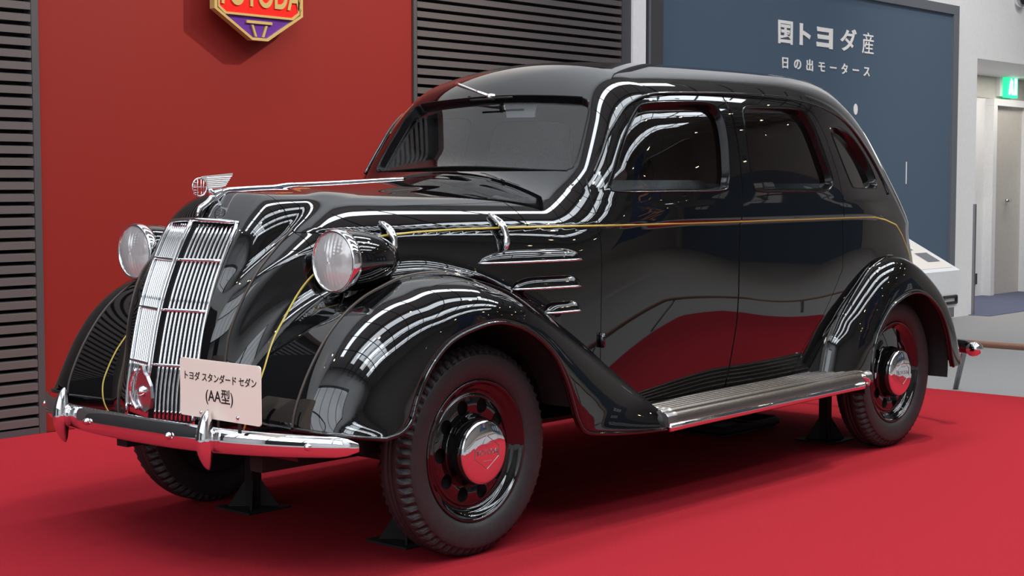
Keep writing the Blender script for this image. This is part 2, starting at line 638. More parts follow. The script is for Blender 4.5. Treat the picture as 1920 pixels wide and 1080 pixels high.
q.build('door_handle', 'satin', dr, True)
MB().box((11.58, 2.955, FZ), (11.61, 2.98, 1.0)).build('trim_4', 'steel')['kind'] = 'structure'
sw_ = MB().box((14.0, 4.075, .0), (14.075, 4.1, .13)).build('wall_socket', 'housing')
tag(sw_, 'small black socket plate on the white passage wall beside the door', 'socket')
ex = MB().box((14.60, 3.98, 2.255), (14.90, 4.04, 2.52)).build('exit_sign', 'exit')
tag(ex, 'lit green emergency exit sign above the passage door', 'sign')
q = MB().prism([(14.64, 2.29), (14.67, 2.29), (14.70, 2.37), (14.73, 2.29), (14.77, 2.29), (14.74, 2.41), (14.75, 2.45), (14.70, 2.49), (14.66, 2.41)], 3.972, 3.98)
q.box((14.80, 3.972, 2.29), (14.86, 3.98, 2.49))
q.build('running_figure', 'exitw', ex)
MB().box((14.52, 4.04, 2.27), (14.92, 4.085, 2.51)).build('bracket', 'white', ex)

# grey haired floor ends where the red platform begins
pf = MB().box((-3.2, -3.1, FZ), (4.87, WY - .014, 0)).build('carpeted_platform', 'carpet')
tag(pf, 'low display platform covered in red carpet under the black car', 'platform')

# low knee rail round the platform
rl = empty('barrier_rail', (5.8, 0, FZ))
tag(rl, 'low brown wooden barrier rail on slanted grey posts beyond the red platform', 'barrier')
q = MB().tube([(0, y, .335) for y in np.linspace(.36, -3.45, 30)] + [(-x, -3.5, .335) for x in np.linspace(.05, 6.2, 30)], .022, 12)
q.build('handrail', 'wood', rl, True)
for x, y, dx, dy in ((0, .31, .2, .16), (0, -1.3, .22, 0), (0, -2.9, .22, 0), (-1.4, -3.5, 0, -.22), (-3.0, -3.5, 0, -.22), (-4.6, -3.5, 0, -.22), (-6.1, -3.5, 0, -.22)):
    MB().tube([(x + dx, y + dy, 0), (x, y, .32)], .018, 10).build('post', 'steel', rl, True)

# slanted reading desk beside the blue wall
sd = empty('information_stand', (7.2, 1.3, FZ))
tag(sd, 'white slanted information stand behind the rear of the car', 'information stand')
ST = [(0, .405), (0, .69), (.585, 1.0), (.64, 1.0), (.64, .405)]
MB().prism(ST, -.62, .58, 0).build('desk_body', 'white', sd)
zt = lambda y, d=.004: .69 + y * .53 + d
q = MB().add([(x, y, zt(y, d)) for d in (.001, .004) for x, y in ((-.55, .04), (.53, .04), (.53, .55), (-.55, .55))], [(0, 3, 2, 1), (4, 5, 6, 7), (0, 1, 5, 4), (1, 2, 6, 5), (2, 3, 7, 6), (3, 0, 4, 7)])
q.build('printed_sheet', 'plate', sd)
for (x, y, w, h) in ((.12, .28, .22, .14), (.28, .12, .2, .12), (-.3, .1, .3, .3)):
    MB().add([(x, y, zt(y, .006)), (x + w, y, zt(y, .006)), (x + w, y + h, zt(y + h, .006)), (x, y + h, zt(y + h, .006))], [(0, 1, 2, 3)]).build('printed_picture', 'bframe', sd)
q = MB().box((-.5, .2, 0), (.45, .3, .405)).box((-.55, .05, 0), (.5, .5, .02))
q.build('pedestal', 'steel', sd)
q = MB()
for a_, b_ in (((.28, .44), (.50, .44)), ((.50, .44), (.50, .49)), ((.50, .49), (.28, .49)), ((.28, .49), (.28, .44))):
    q.tube([(a_[0], -.012, a_[1]), (b_[0], -.012, b_[1])], .012, 6)
q.build('grip', 'housing', sd)

# lens housing of a ceiling camera by the top right corner
cm = empty('dome_camera', (12.57, 2.95, 3.215))
tag(cm, 'round black dome camera in a chrome ring high on the white wall', 'lamp')
V, Fs = lathe([(.115, .03), (.12, -.02), (.105, -.035), (.09, -.03)], 32)
obj('ring', V, Fs, 'chrome', cm)
V, Fs = lathe([(.095, -.02), (.08, -.05), (.045, -.07), (.001, -.08)], 32)
obj('dome', V, Fs, 'housing', cm)

# rest of the hall: what the paint and the glass mirror
ce = sbox('ceiling', (-11, -16, 9.02), (30, 12, 9.1), 'ceil')
sbox('wall_front', (-11, -16.3, FZ), (30, -16, 9), 'brownwall')
wl = sbox('wall_left', (-8.3, -16, FZ), (-8, 12, 9), 'white')
q = MB()
for y in np.linspace(-5.5, 7.5, 8):
    q.box((-7.88, y - .04, 1.9), (-7.75, y + .04, 6.5))
for z in (1.9, 4.2, 6.5):
    q.box((-7.88, -5.5, z - .05), (-7.75, 7.5, z + .05))
q.build('fill_panel_bar', 'frame', wl)  # bars in front of the added bright panel
MB().box((-7.85, -2.0, FZ), (-7.6, .1, 1.9)).build('dark_opening', 'gap', wl)
# roof trusses under the glazing
tid = 0
for y in (-11.2, -9.6, -8.0, -6.4, -4.9, -3.4, -1.8):
    q = MB()
    q.tube([(-7.8, y, 8.2), (25, y, 8.2)], .07, 6).tube([(-7.8, y, 8.8), (25, y, 8.8)], .05, 6)
    for i in range(40):
        x = -7.6 + i * .8
        q.tube([(x, y, 8.2 if i % 2 else 8.8), (x + .8, y, 8.8 if i % 2 else 8.2)], .028, 5)
    t = q.build('roof_truss', 'truss')
    tag(t, 'dark steel lattice truss under the hall skylights', 'truss', 'roof trusses of the hall')
for i in range(17):
    x = -7.4 + i * 1.9
    t = MB().tube([(x, -12, 8.62), (x, 1.6, 8.62)], .045, 6).build('roof_purlin', 'truss')
    tag(t, 'dark steel purlin crossing below the hall skylights', 'purlin', 'purlins of the hall roof')
# warm downlights
mh = MB()
V, Fs = lathe([(.001, .22), (.07, .22), (.075, 0), (.065, 0), (.065, .03)], 20, 'z')
mh.add(V, Fs)
h0 = mh.build('lamp_body', 'housing', None, True)
hm = h0.data
bpy.data.objects.remove(h0)
V, Fs = lathe([(.001, .02), (.064, .02)], 20, 'z')
f0 = obj('lamp_face', V, [tuple(reversed(f)) for f in Fs], 'lamp')
fm = f0.data
bpy.data.objects.remove(f0)
random.seed(4)
spots = [(x, y, z) for x in (5.0, 7.4, 9.6, 12.0, 14.5) for y, z in ((-2.6, 7.2), (-4.6, 6.2), (-7.2, 5.2), (-9.4, 4.6), (-12.4, 4.0))]
spots += [(-4.2, 2.0, 6.0), (-4.6, 1.2, 6.0), (-5.0, 2.6, 6.0), (-4.4, 3.0, 6.0), (1.0, -2.0, 7.4), (8.2, -13.0, 3.4), (11.0, -14.0, 3.2), (13.2, -12.0, 3.4)]
for x, y, z in spots:
    e = empty('hall_downlight', (x, y, z))
    tag(e, 'small warm downlight hung high in the exhibition hall', 'lamp', 'warm downlights of the hall')
    link('lamp_body', hm, e)
    link('lamp_face', fm, e)
    MB().tube([(0, 0, .2), (0, 0, 9.02 - z)], .008, 5).build('rod', 'housing', e)
# lit blue display wall with white lattice windows across the hall
bd_ = MB().box((19.28, -15.2, FZ), (19.49, -8.5, 4.6)).build('lattice_display', 'blue')
tag(bd_, 'blue display wall with white lattice windows across the hall', 'display panel')
for y in (-14.2, -12.3, -10.3):
    for z in (.9, 1.6, 2.3):
        for d_ in (0, .42):
            MB().box((19.25, y + d_, z), (19.28, y + d_ + .34, z + .58)).build('lattice_pane', 'letter', bd_)
# tall navy banner that the side glass mirrors
bn = empty('hanging_banner', (7.4, -8.6, FZ))
tag(bn, 'tall navy hanging banner with orange vertical lettering across the hall', 'banner')
MB().box((-1.1, -.02, 1.0), (1.1, .0, 6.5)).build('cloth', 'banner', bn)
text('lettering', 'と\n社\n会', 1.0, 'orange', bn, (.25, .012, 3.3), (math.radians(90), 0, math.radians(180)), .003)

# ------------------------------------------------------------------ body surface sampled as panels


def grad(P, e=.0015):
    G = np.zeros_like(P)
    for c in range(3):
        d = np.zeros(3)
        d[c] = e
        G[:, c] = (F(P + d) - F(P - d)) / (2 * e)
    return G


def unit(G):
    return G / (np.linalg.norm(G, axis=1)[:, None] + 1e-9)


def snap(P, off=0.):
    P = np.array(P, float)
    for _ in range(12):
        G = grad(P)
        P = P - G * ((F(P) - off) / (np.sum(G * G, 1) + 1e-9))[:, None]
    return P


def on_side(x, z, s=-1, off=0.):
    """points of the body side at the given x and z"""
    x, z = np.broadcast_arrays(np.asarray(x, float), np.asarray(z, float))
    x, z = x.ravel(), z.ravel()
    O = np.stack([x, 0 * x, z], 1)
    D = np.zeros_like(O)
    D[:, 1] = s
    P, ok = cast(O, D, 1.1, lambda q: F(q) - off, 220)
    return P


NOSE_X = -.405
# panel sheet behind the nose: sections across the car
xs = np.concatenate([np.arange(NOSE_X, 3.4, .0125), np.linspace(3.4, 3.735, 45)])
ph = np.radians(np.linspace(90, -21, 165))
X, PH = np.meshgrid(xs, ph, indexing='ij')
O = np.stack([X.ravel(), 0 * X.ravel(), 0 * X.ravel() + .60], 1)
D = np.stack([0 * X.ravel(), -np.cos(PH.ravel()), np.sin(PH.ravel())], 1)
P, ok = cast(O, D, 1.35)
P = P.reshape(len(xs), len(ph), 3)
P[:, 0, 1] = 0
full = np.concatenate([P[:, :0:-1], P * [1, -1, 1]], 1)
full = full.reshape(len(xs), -1, 3)
SV, SF = grid(full)
SF.append(tuple((len(xs) - 1) * full.shape[1] + i for i in range(full.shape[1])))
# nose sheet: rays from a point inside the nose
el = np.radians(np.linspace(-46, 74, 176))
az = np.radians(np.linspace(0, 112, 160))
E_, A_ = np.meshgrid(el, az, indexing='ij')
D = np.stack([-np.cos(E_) * np.cos(A_), -np.cos(E_) * np.sin(A_), np.sin(E_)], -1).reshape(-1, 3)
O = np.zeros_like(D) + [-.20, 0, .80]
P, ok = cast(O, D, 1.1)
P = P.reshape(len(el), len(az), 3)
P[:, 0, 1] = 0
full = np.concatenate([P[:, :0:-1], P * [1, -1, 1]], 1)
NV, NF = grid(full)


def abz(V):
    return V[:, 0], np.abs(V[:, 1]), V[:, 2]


def fend_keep(V):
    x, a, z = abz(V)
    oth = np.minimum(f_main(x, a, z), f_shell(x, a, z))
    return np.maximum(.6015 - a, f_fend(x, a, z) - oth)


SV, SF = clip(SV, SF, SV[:, 2] - .40)
SV, SF = clip(SV, SF, fend_keep(SV))
NV, NF = clip(NV, NF, NV[:, 2] - .385)
NV, NF = clip(NV, NF, NOSE_X - .002 - NV[:, 0])
NV, NF = clip(NV, NF, .6015 - np.abs(NV[:, 1]))

# outlines (x, z) of the side windows and doors, and (y, z) of the windscreen
W1 = curve([(.797, 1.240), (.898, 1.391), (.995, 1.492), (1.065, 1.524), (1.25, 1.536), (1.420, 1.538), (1.472, 1.505), (1.478, 1.419), (1.466, 1.314), (1.445, 1.230), (1.394, 1.195), (1.1, 1.191), (.825, 1.192), (.788, 1.207)], 120, True)
W2 = curve([(1.618, 1.49), (1.642, 1.522), (1.705, 1.535), (1.9, 1.542), (2.075, 1.542), (2.150, 1.522), (2.195, 1.448), (2.235, 1.322), (2.254, 1.238), (2.222, 1.200), (2.14, 1.188), (1.9, 1.188), (1.668, 1.189), (1.618, 1.205), (1.602, 1.273), (1.606, 1.4)], 120, True)
W3 = curve([(2.352, 1.44), (2.385, 1.468), (2.50, 1.47), (2.64, 1.43), (2.745, 1.36), (2.80, 1.285), (2.805, 1.222), (2.75, 1.199), (2.6, 1.198), (2.473, 1.201), (2.432, 1.219), (2.385, 1.324)], 100, True)
bx = lambda z: 1.523 + .012 * np.clip((z - 1.1) / .4, 0, 1.2)
D1 = [(.697, .405), (.694, .74), (.694, 1.0), (.696, 1.078), (.708, 1.144), (.740, 1.24), (.825, 1.357), (.955, 1.492), (1.00, 1.522), (1.072, 1.545), (1.208, 1.560), (1.392, 1.569), (1.537, 1.571), (1.535, 1.4), (1.529, 1.25), (1.523, 1.1), (1.521, .9), (1.521, .405)]
D2 = [(1.526, .405), (1.526, .9), (1.528, 1.1), (1.534, 1.25), (1.540, 1.4), (1.542, 1.571), (1.884, 1.572), (2.08, 1.570), (2.17, 1.556), (2.235, 1.51), (2.275, 1.42), (2.31, 1.27), (2.325, 1.13), (2.34, 1.0), (2.345, .85), (2.2, .65), (2.08, .53), (2.02, .405)]
WS = curve([(-.525, 1.30), (-.505, 1.42), (-.478, 1.515), (-.44, 1.545), (-.38, 1.555), (0, 1.568), (.38, 1.555), (.44, 1.545), (.478, 1.515), (.505, 1.42), (.525, 1.30), (.505, 1.272), (.45, 1.268), (0, 1.268), (-.45, 1.268), (-.505, 1.272)], 160, True)

x, a, z = abz(SV)
hood_s = np.minimum(.392 - x, z - 1.066)
HV, HF = clip(SV, SF, hood_s)
BV, BF = clip(SV, SF, np.maximum(x - .396, 1.063 - z))
x, a, z = abz(BV)
front = (x < 1.05) & (z > 1.2) & (a < .62)
k = np.ones(len(BV))
k[front] = sd_poly(WS, BV[front, 1], z[front])
BV, BF = clip(BV, BF, k)


def side_field(V, polys, inside_pad=0.):
    x, a, z = abz(V)
    k = np.ones(len(V))
    m = (a > .40) & (x > .6) & (x < 3.0)
    v = np.full(m.sum(), 1e3)
    for p in polys:
        v = np.minimum(v, sd_poly(p, x[m], z[m]))
    k[m] = v
    return k


CV, CF = clip(BV, BF, side_field(BV, [D1, D2]) - .0018)
CV, CF = clip(CV, CF, side_field(CV, [W3]))

car = empty('vintage_sedan', (0, 0, 0))
tag(car, 'glossy black 1930s sedan with chrome grille parked on the red platform', 'car')


def panel(name, V, Fs, m='paint', parent=car, flip=False):
    return obj(name, V, Fs, m, parent, True, unit(grad(V)) if not flip else -unit(grad(V)))


panel('body', CV, CF)
hood = panel('hood', HV, HF)
x, a, z = abz(NV)
sh = f_main(x, a, z) - f_shell(x, a, z)
GV, GF = clip(NV, NF, sh)
AV, AF = clip(NV, NF, -sh)
gx, ga, gz = abz(GV)
gk = np.maximum(np.maximum(ga - .178, gz - 1.098), .44 - gz)
gk[gx > -.48] = 1
GV, GF = clip(GV, GF, gk)
panel('grille_shell', GV, GF)
for s in (-1, 1):
    V, Fs = clip(AV, AF, AV[:, 1] * s - .02)
    panel('front_apron', V, Fs)

doors = {}
for s in (-1, 1):
    for nm, poly, win in (('front_door', D1, W1), ('rear_door', D2, W2)):
        x, a, z = abz(BV)
        k = np.full(len(BV), -1.)
        m = (a > .40) & (BV[:, 1] * s > 0) & (x > .6) & (x < 3.0)
        k[m] = -sd_poly(poly, x[m], z[m]) - .0018
        V, Fs = clip(BV, BF, k)
        V, Fs = clip(V, Fs, side_field(V, [win]))
        doors[nm, s] = panel(nm, V, Fs)

# inside lining
x, a, z = abz(SV)
V, Fs = clip(SV, SF, np.minimum(np.minimum(x - .70, 3.6 - x), z - .42))
x, a, z = abz(V)
V, Fs = clip(V, Fs, side_field(V, [W1, W2, W3]) + .012)
x, a, z = abz(V)
front = (x < 1.05) & (z > 1.2) & (a < .62)
k = np.ones(len(V))
k[front] = sd_poly(WS, V[front, 1], z[front]) + .005
V, Fs = clip(V, Fs, k)
V = V - unit(grad(V)) * .034
obj('cabin_lining', V, [tuple(reversed(f)) for f in Fs], 'lining', car)


def surround(name, outline3, inward, shrink2, parent, paint='reveal'):
    """rounded reveal from an opening in the skin down to the pane, and the pane"""
    P = np.array(outline3, float)
    n = unit(grad(P))
    c = P.mean(0)
    T = np.roll(P, -1, 0) - np.roll(P, 1, 0)
    T /= np.linalg.norm(T, axis=1)[:, None]
    B = np.cross(n, T)
    sg = np.sign(np.sum(B * (c - P), 1).mean())
    B *= sg
    rings = []
    for d, sh_ in ((.0, -.004), (-.0022, -.0015), (-.003, .001), (.001, .004), (.008, .007), (.020, .011), (inward, shrink2)):
        rings.append(P - n * d + B * sh_)
    R = np.array(rings)
    k, m = R.shape[:2]
    V = R.reshape(-1, 3)
    Fs = [(i * m + j, i * m + (j + 1) % m, (i + 1) * m + (j + 1) % m, (i + 1) * m + j) for i in range(k - 1) for j in range(m)]
    if sg > 0:
        Fs = [tuple(reversed(f)) for f in Fs]
    o = obj(name, V, Fs, paint, parent)
    return o


def pane(name, V, Fs, field, depth, parent):
    V, Fs = clip(V, Fs, field)
    N = unit(grad(V))
    return obj(name, V - N * depth, Fs, 'glass', parent, True, N)


for s in (-1, 1):
    for par, win in ((doors['front_door', s], W1), (doors['rear_door', s], W2), (car, W3)):
        surround('window_reveal', on_side(win[:, 0], win[:, 1], s), .034, .015, par)
        x, a, z = abz(BV)
        k = np.full(len(BV), -1.)
        m = (a > .40) & (BV[:, 1] * s > 0) & (x > .6) & (x < 3.0)
        k[m] = -sd_poly(win, x[m], z[m]) - .010
        pane('window_pane', BV, BF, k, .031, par)
ws3 = snap(np.stack([.724 + (WS[:, 1] - 1.285) * .64 + .1 * WS[:, 0] ** 2, WS[:, 0], WS[:, 1]], 1))
surround('windscreen_reveal', ws3, .03, .016, car)
x, a, z = abz(SV)
front = (x < 1.05) & (z > 1.2) & (a < .62)
k = np.full(len(SV), -1.)
k[front] = -sd_poly(WS, SV[front, 1], z[front]) - .010
pane('windscreen', SV, SF, k, .027, car)

# ------------------------------------------------------------------ lines laid on the skin


def ribbon(P, wid, off=.0012):
    P = np.array(P, float)
    n = unit(grad(P))
    T = np.gradient(P, axis=0)
    T /= np.linalg.norm(T, axis=1)[:, None]
    B = np.cross(T, n)
    q = []
    for o_, h in ((-.001, -.5), (off, -.42), (off, .42), (-.001, .5)):
        q.append(P + n * o_ + B * wid * h)
    G = np.stack(q, 1)
    return grid(G)


for s in (-1, 1):
    xx = np.concatenate([np.linspace(-.17, 2.6, 180), np.linspace(2.62, 3.17, 46)])
    zz = np.interp(xx, [-.17, -.05, .1, .3, 2.5, 2.64, 2.77, 2.92, 3.03, 3.1, 3.17], [1.052, 1.062, 1.068, 1.0705, 1.0705, 1.068, 1.056, 1.028, .975, .915, .83])
    side = on_side(xx, zz, s)
    fr_ = curve([(-.612, .395, .650), (-.562, .375, .728), (-.516, .373, .792), (-.455, .380, .877), (-.404, .398, .935), (-.33, .425, .99), (-.25, .450, 1.030), (-.17, .47, 1.052)], 60)
    low = curve([(-.705, .10, .39), (-.69, .24, .40), (-.672, .35, .44), (-.655, .395, .52), (-.635, .40, .59), (-.612, .395, .650)], 40)
    front_ = np.vstack([low[:-1], fr_[:-1]]) * [1, s, 1]
    front_ = snap(front_)
    line = np.vstack([front_, side])
    V, Fs = ribbon(line, .0075)
    obj('pinstripe', V, Fs, 'stripe', car)
    # welt between grille shell and apron
    w = curve([(-.405, .289, 1.075), (-.514, .293, .98), (-.592, .295, .894), (-.623, .288, .836), (-.648, .275, .762), (-.659, .269, .703), (-.67, .265, .6), (-.675, .262, .5), (-.675, .26, .41)], 60) * [1, s, 1]
    V, Fs = tube(snap(w, .001), .0042, 8)
    obj('welt', V, Fs, 'welt', car)
    # drip rail over the doors
    g = np.array([(.762, 1.262), (.81, 1.33), (.87, 1.415), (.945, 1.492), (1.0, 1.527), (1.08, 1.555), (1.217, 1.570), (1.615, 1.583), (1.894, 1.584), (2.1, 1.582), (2.3, 1.566), (2.5, 1.532), (2.65, 1.487), (2.78, 1.42), (2.88, 1.33), (2.93, 1.24), (2.94, 1.17)])
    g = curve(g, 130)
    V, Fs = tube(on_side(g[:, 0], g[:, 1], s, .003), .0055, 8)
    obj('drip_rail', V, Fs, 'paint', car)
# thin shut line of the rear quarter
# chrome strip along the hood
xx = np.linspace(-.53, .40, 60)
zz = snap(np.stack([xx, 0 * xx, z_hood(xx)], 1))
r_ = np.interp(xx, [-.53, -.45, .3, .4], [.011, .009, .006, .003])
V, Fs = tube(zz + [0, 0, .003], r_, 10)
obj('hood_strip', V, Fs, 'chrome', hood)

# ------------------------------------------------------------------ fenders


def fender(name, crest, lip, inner, s, nt=18, ni=10, n=130, bead=.007):
    """crest, lip, inner: rows of (x, z, a); round-over from crest to lip, flank from crest to inner"""
    Cc, L, I = curve(crest, n), curve(lip, n), curve(inner, n)
    rows = []
    for t in np.linspace(1, 0, ni + 1)[:-1]:
        u = t * np.pi / 2
        q = np.stack([Cc[:, 0] + (I[:, 0] - Cc[:, 0]) * t ** 1.3, s * (Cc[:, 2] + (I[:, 2] - Cc[:, 2]) * t), Cc[:, 1] + (I[:, 1] - Cc[:, 1]) * t ** 1.3], 1)
        rows.append(q)
    for t in np.linspace(0, np.pi / 2, nt):
        k = 1 - np.cos(t)
        q = np.stack([Cc[:, 0] + (L[:, 0] - Cc[:, 0]) * k, s * (Cc[:, 2] + (L[:, 2] - Cc[:, 2]) * np.sin(t)), Cc[:, 1] + (L[:, 1] - Cc[:, 1]) * k], 1)
        rows.append(q)
    # turned-in lip
    q = rows[-1].copy()
    q[:, 1] -= s * .02
    rows.append(q)
    G = np.stack(rows, 1)
    V, Fs = grid(G)
    if s > 0:
        Fs = [tuple(reversed(f)) for f in Fs]
    o = obj(name, V, Fs, 'paint', car)
    first = np.array([r_[0] for r_ in rows[ni:-1]])
    V, Fs = tube(np.vstack([first[:-1], rows[-2]]), bead, 8)
    obj('rolled_edge', V, Fs, 'paint', o)
    return o, Cc


pairs = [((-.676, .487), (-.52, .463)), ((-.668, .53), (-.452, .475)), ((-.645, .588), (-.409, .508)), ((-.60, .669), (-.384, .568)), ((-.535, .755), (-.344, .637)), ((-.463, .82), (-.295, .69)), ((-.383, .868), (-.245, .727)), ((-.30, .899), (-.19, .75)), ((-.22, .922), (-.13, .765)), ((-.13, .932), (-.07, .776)), ((-.04, .931), (-.01, .778)), ((.05, .915), (.05, .768)), ((.14, .89), (.11, .749)), ((.23, .853), (.165, .722)), ((.32, .808), (.215, .69)), ((.41, .757), (.264, .648)), ((.51, .697), (.30, .60)), ((.61, .63), (.335, .54)), ((.71, .558), (.362, .478)), ((.79, .503), (.388, .419)), ((.84, .47), (.43, .373)), ((.872, .448), (.52, .354)), ((.895, .43), (.70, .336)), ((.91, .41), (.90, .325))]
fc = [(c[0], c[1], float(np.interp(c[0], [-.7, .05, .5, .92], [.60, .60, .675, .74]))) for c, l in pairs]
fl = [(l[0], l[1], .84) for c, l in pairs]
fi = [(c[0] + (.0 if c[0] < .1 else -.02), c[1] - (.012 if c[0] < .1 else .03), c[2] - (.02 if c[0] < .05 else .17)) for c in fc]
rc = [(2.205, .37, .715), (2.222, .43, .715), (2.259, .536, .715), (2.31, .605, .715), (2.37, .671, .715), (2.498, .776, .715), (2.603, .845, .715), (2.711, .881, .715), (2.795, .891, .715), (2.90, .878, .72), (3.02, .833, .725), (3.16, .752, .73), (3.26, .668, .735), (3.325, .587, .74), (3.377, .497, .745), (3.41, .42, .75), (3.43, .352, .755)]
rlp = [(2.455, .36), (2.455, .42), (2.468, .49), (2.488, .535), (2.515, .576), (2.595, .651), (2.665, .687), (2.76, .714), (2.847, .7235), (2.93, .713), (3.01, .683), (3.087, .634), (3.14, .58), (3.18, .52), (3.21, .455), (3.228, .40), (3.25, .345)]
rlp = [(q[0], q[1], .832) for q in rlp]
rin = [(1.97, .37, .60), (1.99, .45, .60), (2.05, .535, .60), (2.11, .60, .60), (2.19, .675, .60), (2.33, .77, .60), (2.47, .83, .60), (2.62, .872, .60), (2.75, .888, .60), (2.90, .876, .60), (3.03, .835, .56), (3.18, .75, .52), (3.28, .67, .48), (3.35, .59, .46), (3.40, .50, .45), (3.44, .42, .45), (3.46, .352, .45)]
for s in (-1, 1):
    ff, cc = fender('front_fender', fc, fl, fi, s)
    k = cc[:, 0] < .12
    wl_ = np.stack([cc[k, 0], s * cc[k, 2], cc[k, 1]], 1)
    V, Fs = tube(wl_ * [1, 1, 1] + [0, 0, 0], .0045, 8)
    obj('welt', V, Fs, 'welt', ff)
    rf, cc = fender('rear_fender', rc, rlp, rin, s)
    k = cc[:, 0] < 2.85
    V, Fs = tube(np.stack([cc[k, 0], s * cc[k, 2], cc[k, 1]], 1), .0045, 8)
    obj('welt', V, Fs, 'welt', rf)

# ------------------------------------------------------------------ grille, lamps, bumper, wheels
gr = MB()
gz_ = np.linspace(.45, 1.096, 26)


def gx_at(a, z):
    return x_front(z) + .047 * a / .18


# dark backing just behind the bars
G = np.array([[(gx_at(abs(a), z) + .022, a, z) for a in np.linspace(-.18, .18, 13)] for z in gz_])
V, Fs = grid(G)
# frame round the opening
path = [(gx_at(.178, z) - .004, -.178, z) for z in gz_[:-1]]
path += [(gx_at(a, 1.096) - .004, -a, 1.096 + .008 * (1 - (a / .178) ** 2)) for a in (.172, .15, .1, .05, .0)]
path += [(gx_at(a, 1.096) - .004, a, 1.096 + .008 * (1 - (a / .178) ** 2)) for a in (.05, .1, .15, .172)]
path += [(gx_at(.178, z) - .004, .178, z) for z in gz_[:-1][::-1]]
Vt, Ft = tube(path, .0075, 8)
grille = obj('grille', Vt, Ft, 'chrome', car)
obj('grille_backing', V, [tuple(reversed(f)) for f in Fs], 'dark', grille)
Vt, Ft = tube([(x_front(z) + .006, 0, z) for z in np.linspace(.47, 1.088, 24)], .0053, 8, False, .9)
b0 = obj('grille_bar', Vt, Ft, 'chrome')
bm = b0.data
bpy.data.objects.remove(b0)
for s in (-1, 1):
    for i in range(10):
        a = .021 + i * .0162
        link('grille_bar', bm, grille, (.047 * a / .18, s * a, 0))
Vt, Ft = tube([(x_front(z) - .010, 0, z) for z in np.linspace(.60, 1.10, 24)], .0085, 8, False, 1.2)
obj('centre_bar', Vt, Ft, 'chrome', grille)
for z in (.976, .817, .643):
    for s in (-1, 1):
        Vt, Ft = tube([(gx_at(a, z) - .006, s * a, z) for a in np.linspace(0, .178, 8)], .0055, 8)
        obj('cross_bar', Vt, Ft, 'chrome', grille)
# crank hole badge at the foot of the grille
bd = MB()
bd.prism([(-.028, -.055), (0, -.068), (.028, -.055), (.042, -.02), (.042, .02), (.026, .05), (.012, .062), (.008, .085), (-.008, .085), (-.012, .062), (-.026, .05), (-.042, .02), (-.042, -.02)], -.008, .004, 0)
badge = bd.build('crank_badge', 'satin', grille, False, (x_front(.56) - .018, 0, .56), (0, math.radians(-5), 0))
V, Fs = lathe([(.001, -.026), (.012, -.024), (.018, -.012), (.02, -.006)], 20, 'x')
obj('badge_boss', V, Fs, 'chrome', badge)
V, Fs = tube(curve([(-.014, .03, -.06), (-.016, .05, -.03), (-.016, .055, .01), (-.014, .04, .045), (-.012, .02, .07)], 20), .007, 8)
obj('crank_clip', V, Fs, 'chrome', badge)

# hood ornament: pierced disc with a swept wing on a small bird-like neck
om = MB()
cx_, cz_, rr = -.550, 1.211, .029
ring = [(cx_ + rr * math.cos(t), 0, cz_ + rr * math.sin(t)) for t in np.linspace(0, 2 * np.pi, 36, endpoint=False)]
V, Fs = tube(ring, .0028, 6, True)
om.add(V, Fs)
for dx in (-.008, .006, .016):
    h = math.sqrt(rr * rr - dx * dx)
    om.tube([(cx_ + dx, 0, cz_ - h), (cx_ + dx, 0, cz_ + h)], .0016, 5)
for dz in (.014, .006, 0, -.010, -.018):
    h = math.sqrt(rr * rr - dz * dz)
    om.tube([(cx_ - h, 0, cz_ + dz), (cx_ + (h if dz == 0 else -.008), 0, cz_ + dz)], .0014, 5)
orn = om.build('hood_ornament', 'chrome', car, True)
wg = MB()
wg.prism([(-.548, 1.2425), (-.535, 1.2465), (-.414, 1.257), (-.417, 1.249), (-.424, 1.244), (-.428, 1.236), (-.436, 1.229), (-.441, 1.220), (-.452, 1.213), (-.462, 1.208), (-.520, 1.2035), (-.5215, 1.214), (-.5235, 1.224), (-.531, 1.234)], -.003, .003)
for i in range(6):
    z0 = 1.2105 + i * .0062
    wg.tube([(-.517 - .001 * i, -.0034, z0), (-.445 + .005 * i, -.0034, z0 + .0045)], .0011, 4)
wg.build('wing', 'wing', orn)
nk = [(-.512, 0, 1.205), (-.505, 0, 1.195), (-.497, 0, 1.182), (-.505, 0, 1.170), (-.525, 0, 1.155), (-.545, 0, 1.143), (-.557, 0, 1.128), (-.560, 0, 1.115)]
V, Fs = tube(curve(nk, 30), np.interp(np.linspace(0, 1, 30), [0, .15, .35, .5, .75, 1], [.006, .011, .014, .011, .012, .003]), 12)
obj('neck', V, Fs, 'chrome', orn)
V, Fs = tube(curve([(-.497, 0, 1.186), (-.485, 0, 1.192), (-.46, 0, 1.198)], 10), [.012] * 3 + [.012, .0115, .011, .0105, .01, .0095, .009], 10)
obj('strip_end', V, Fs, 'chrome', orn)

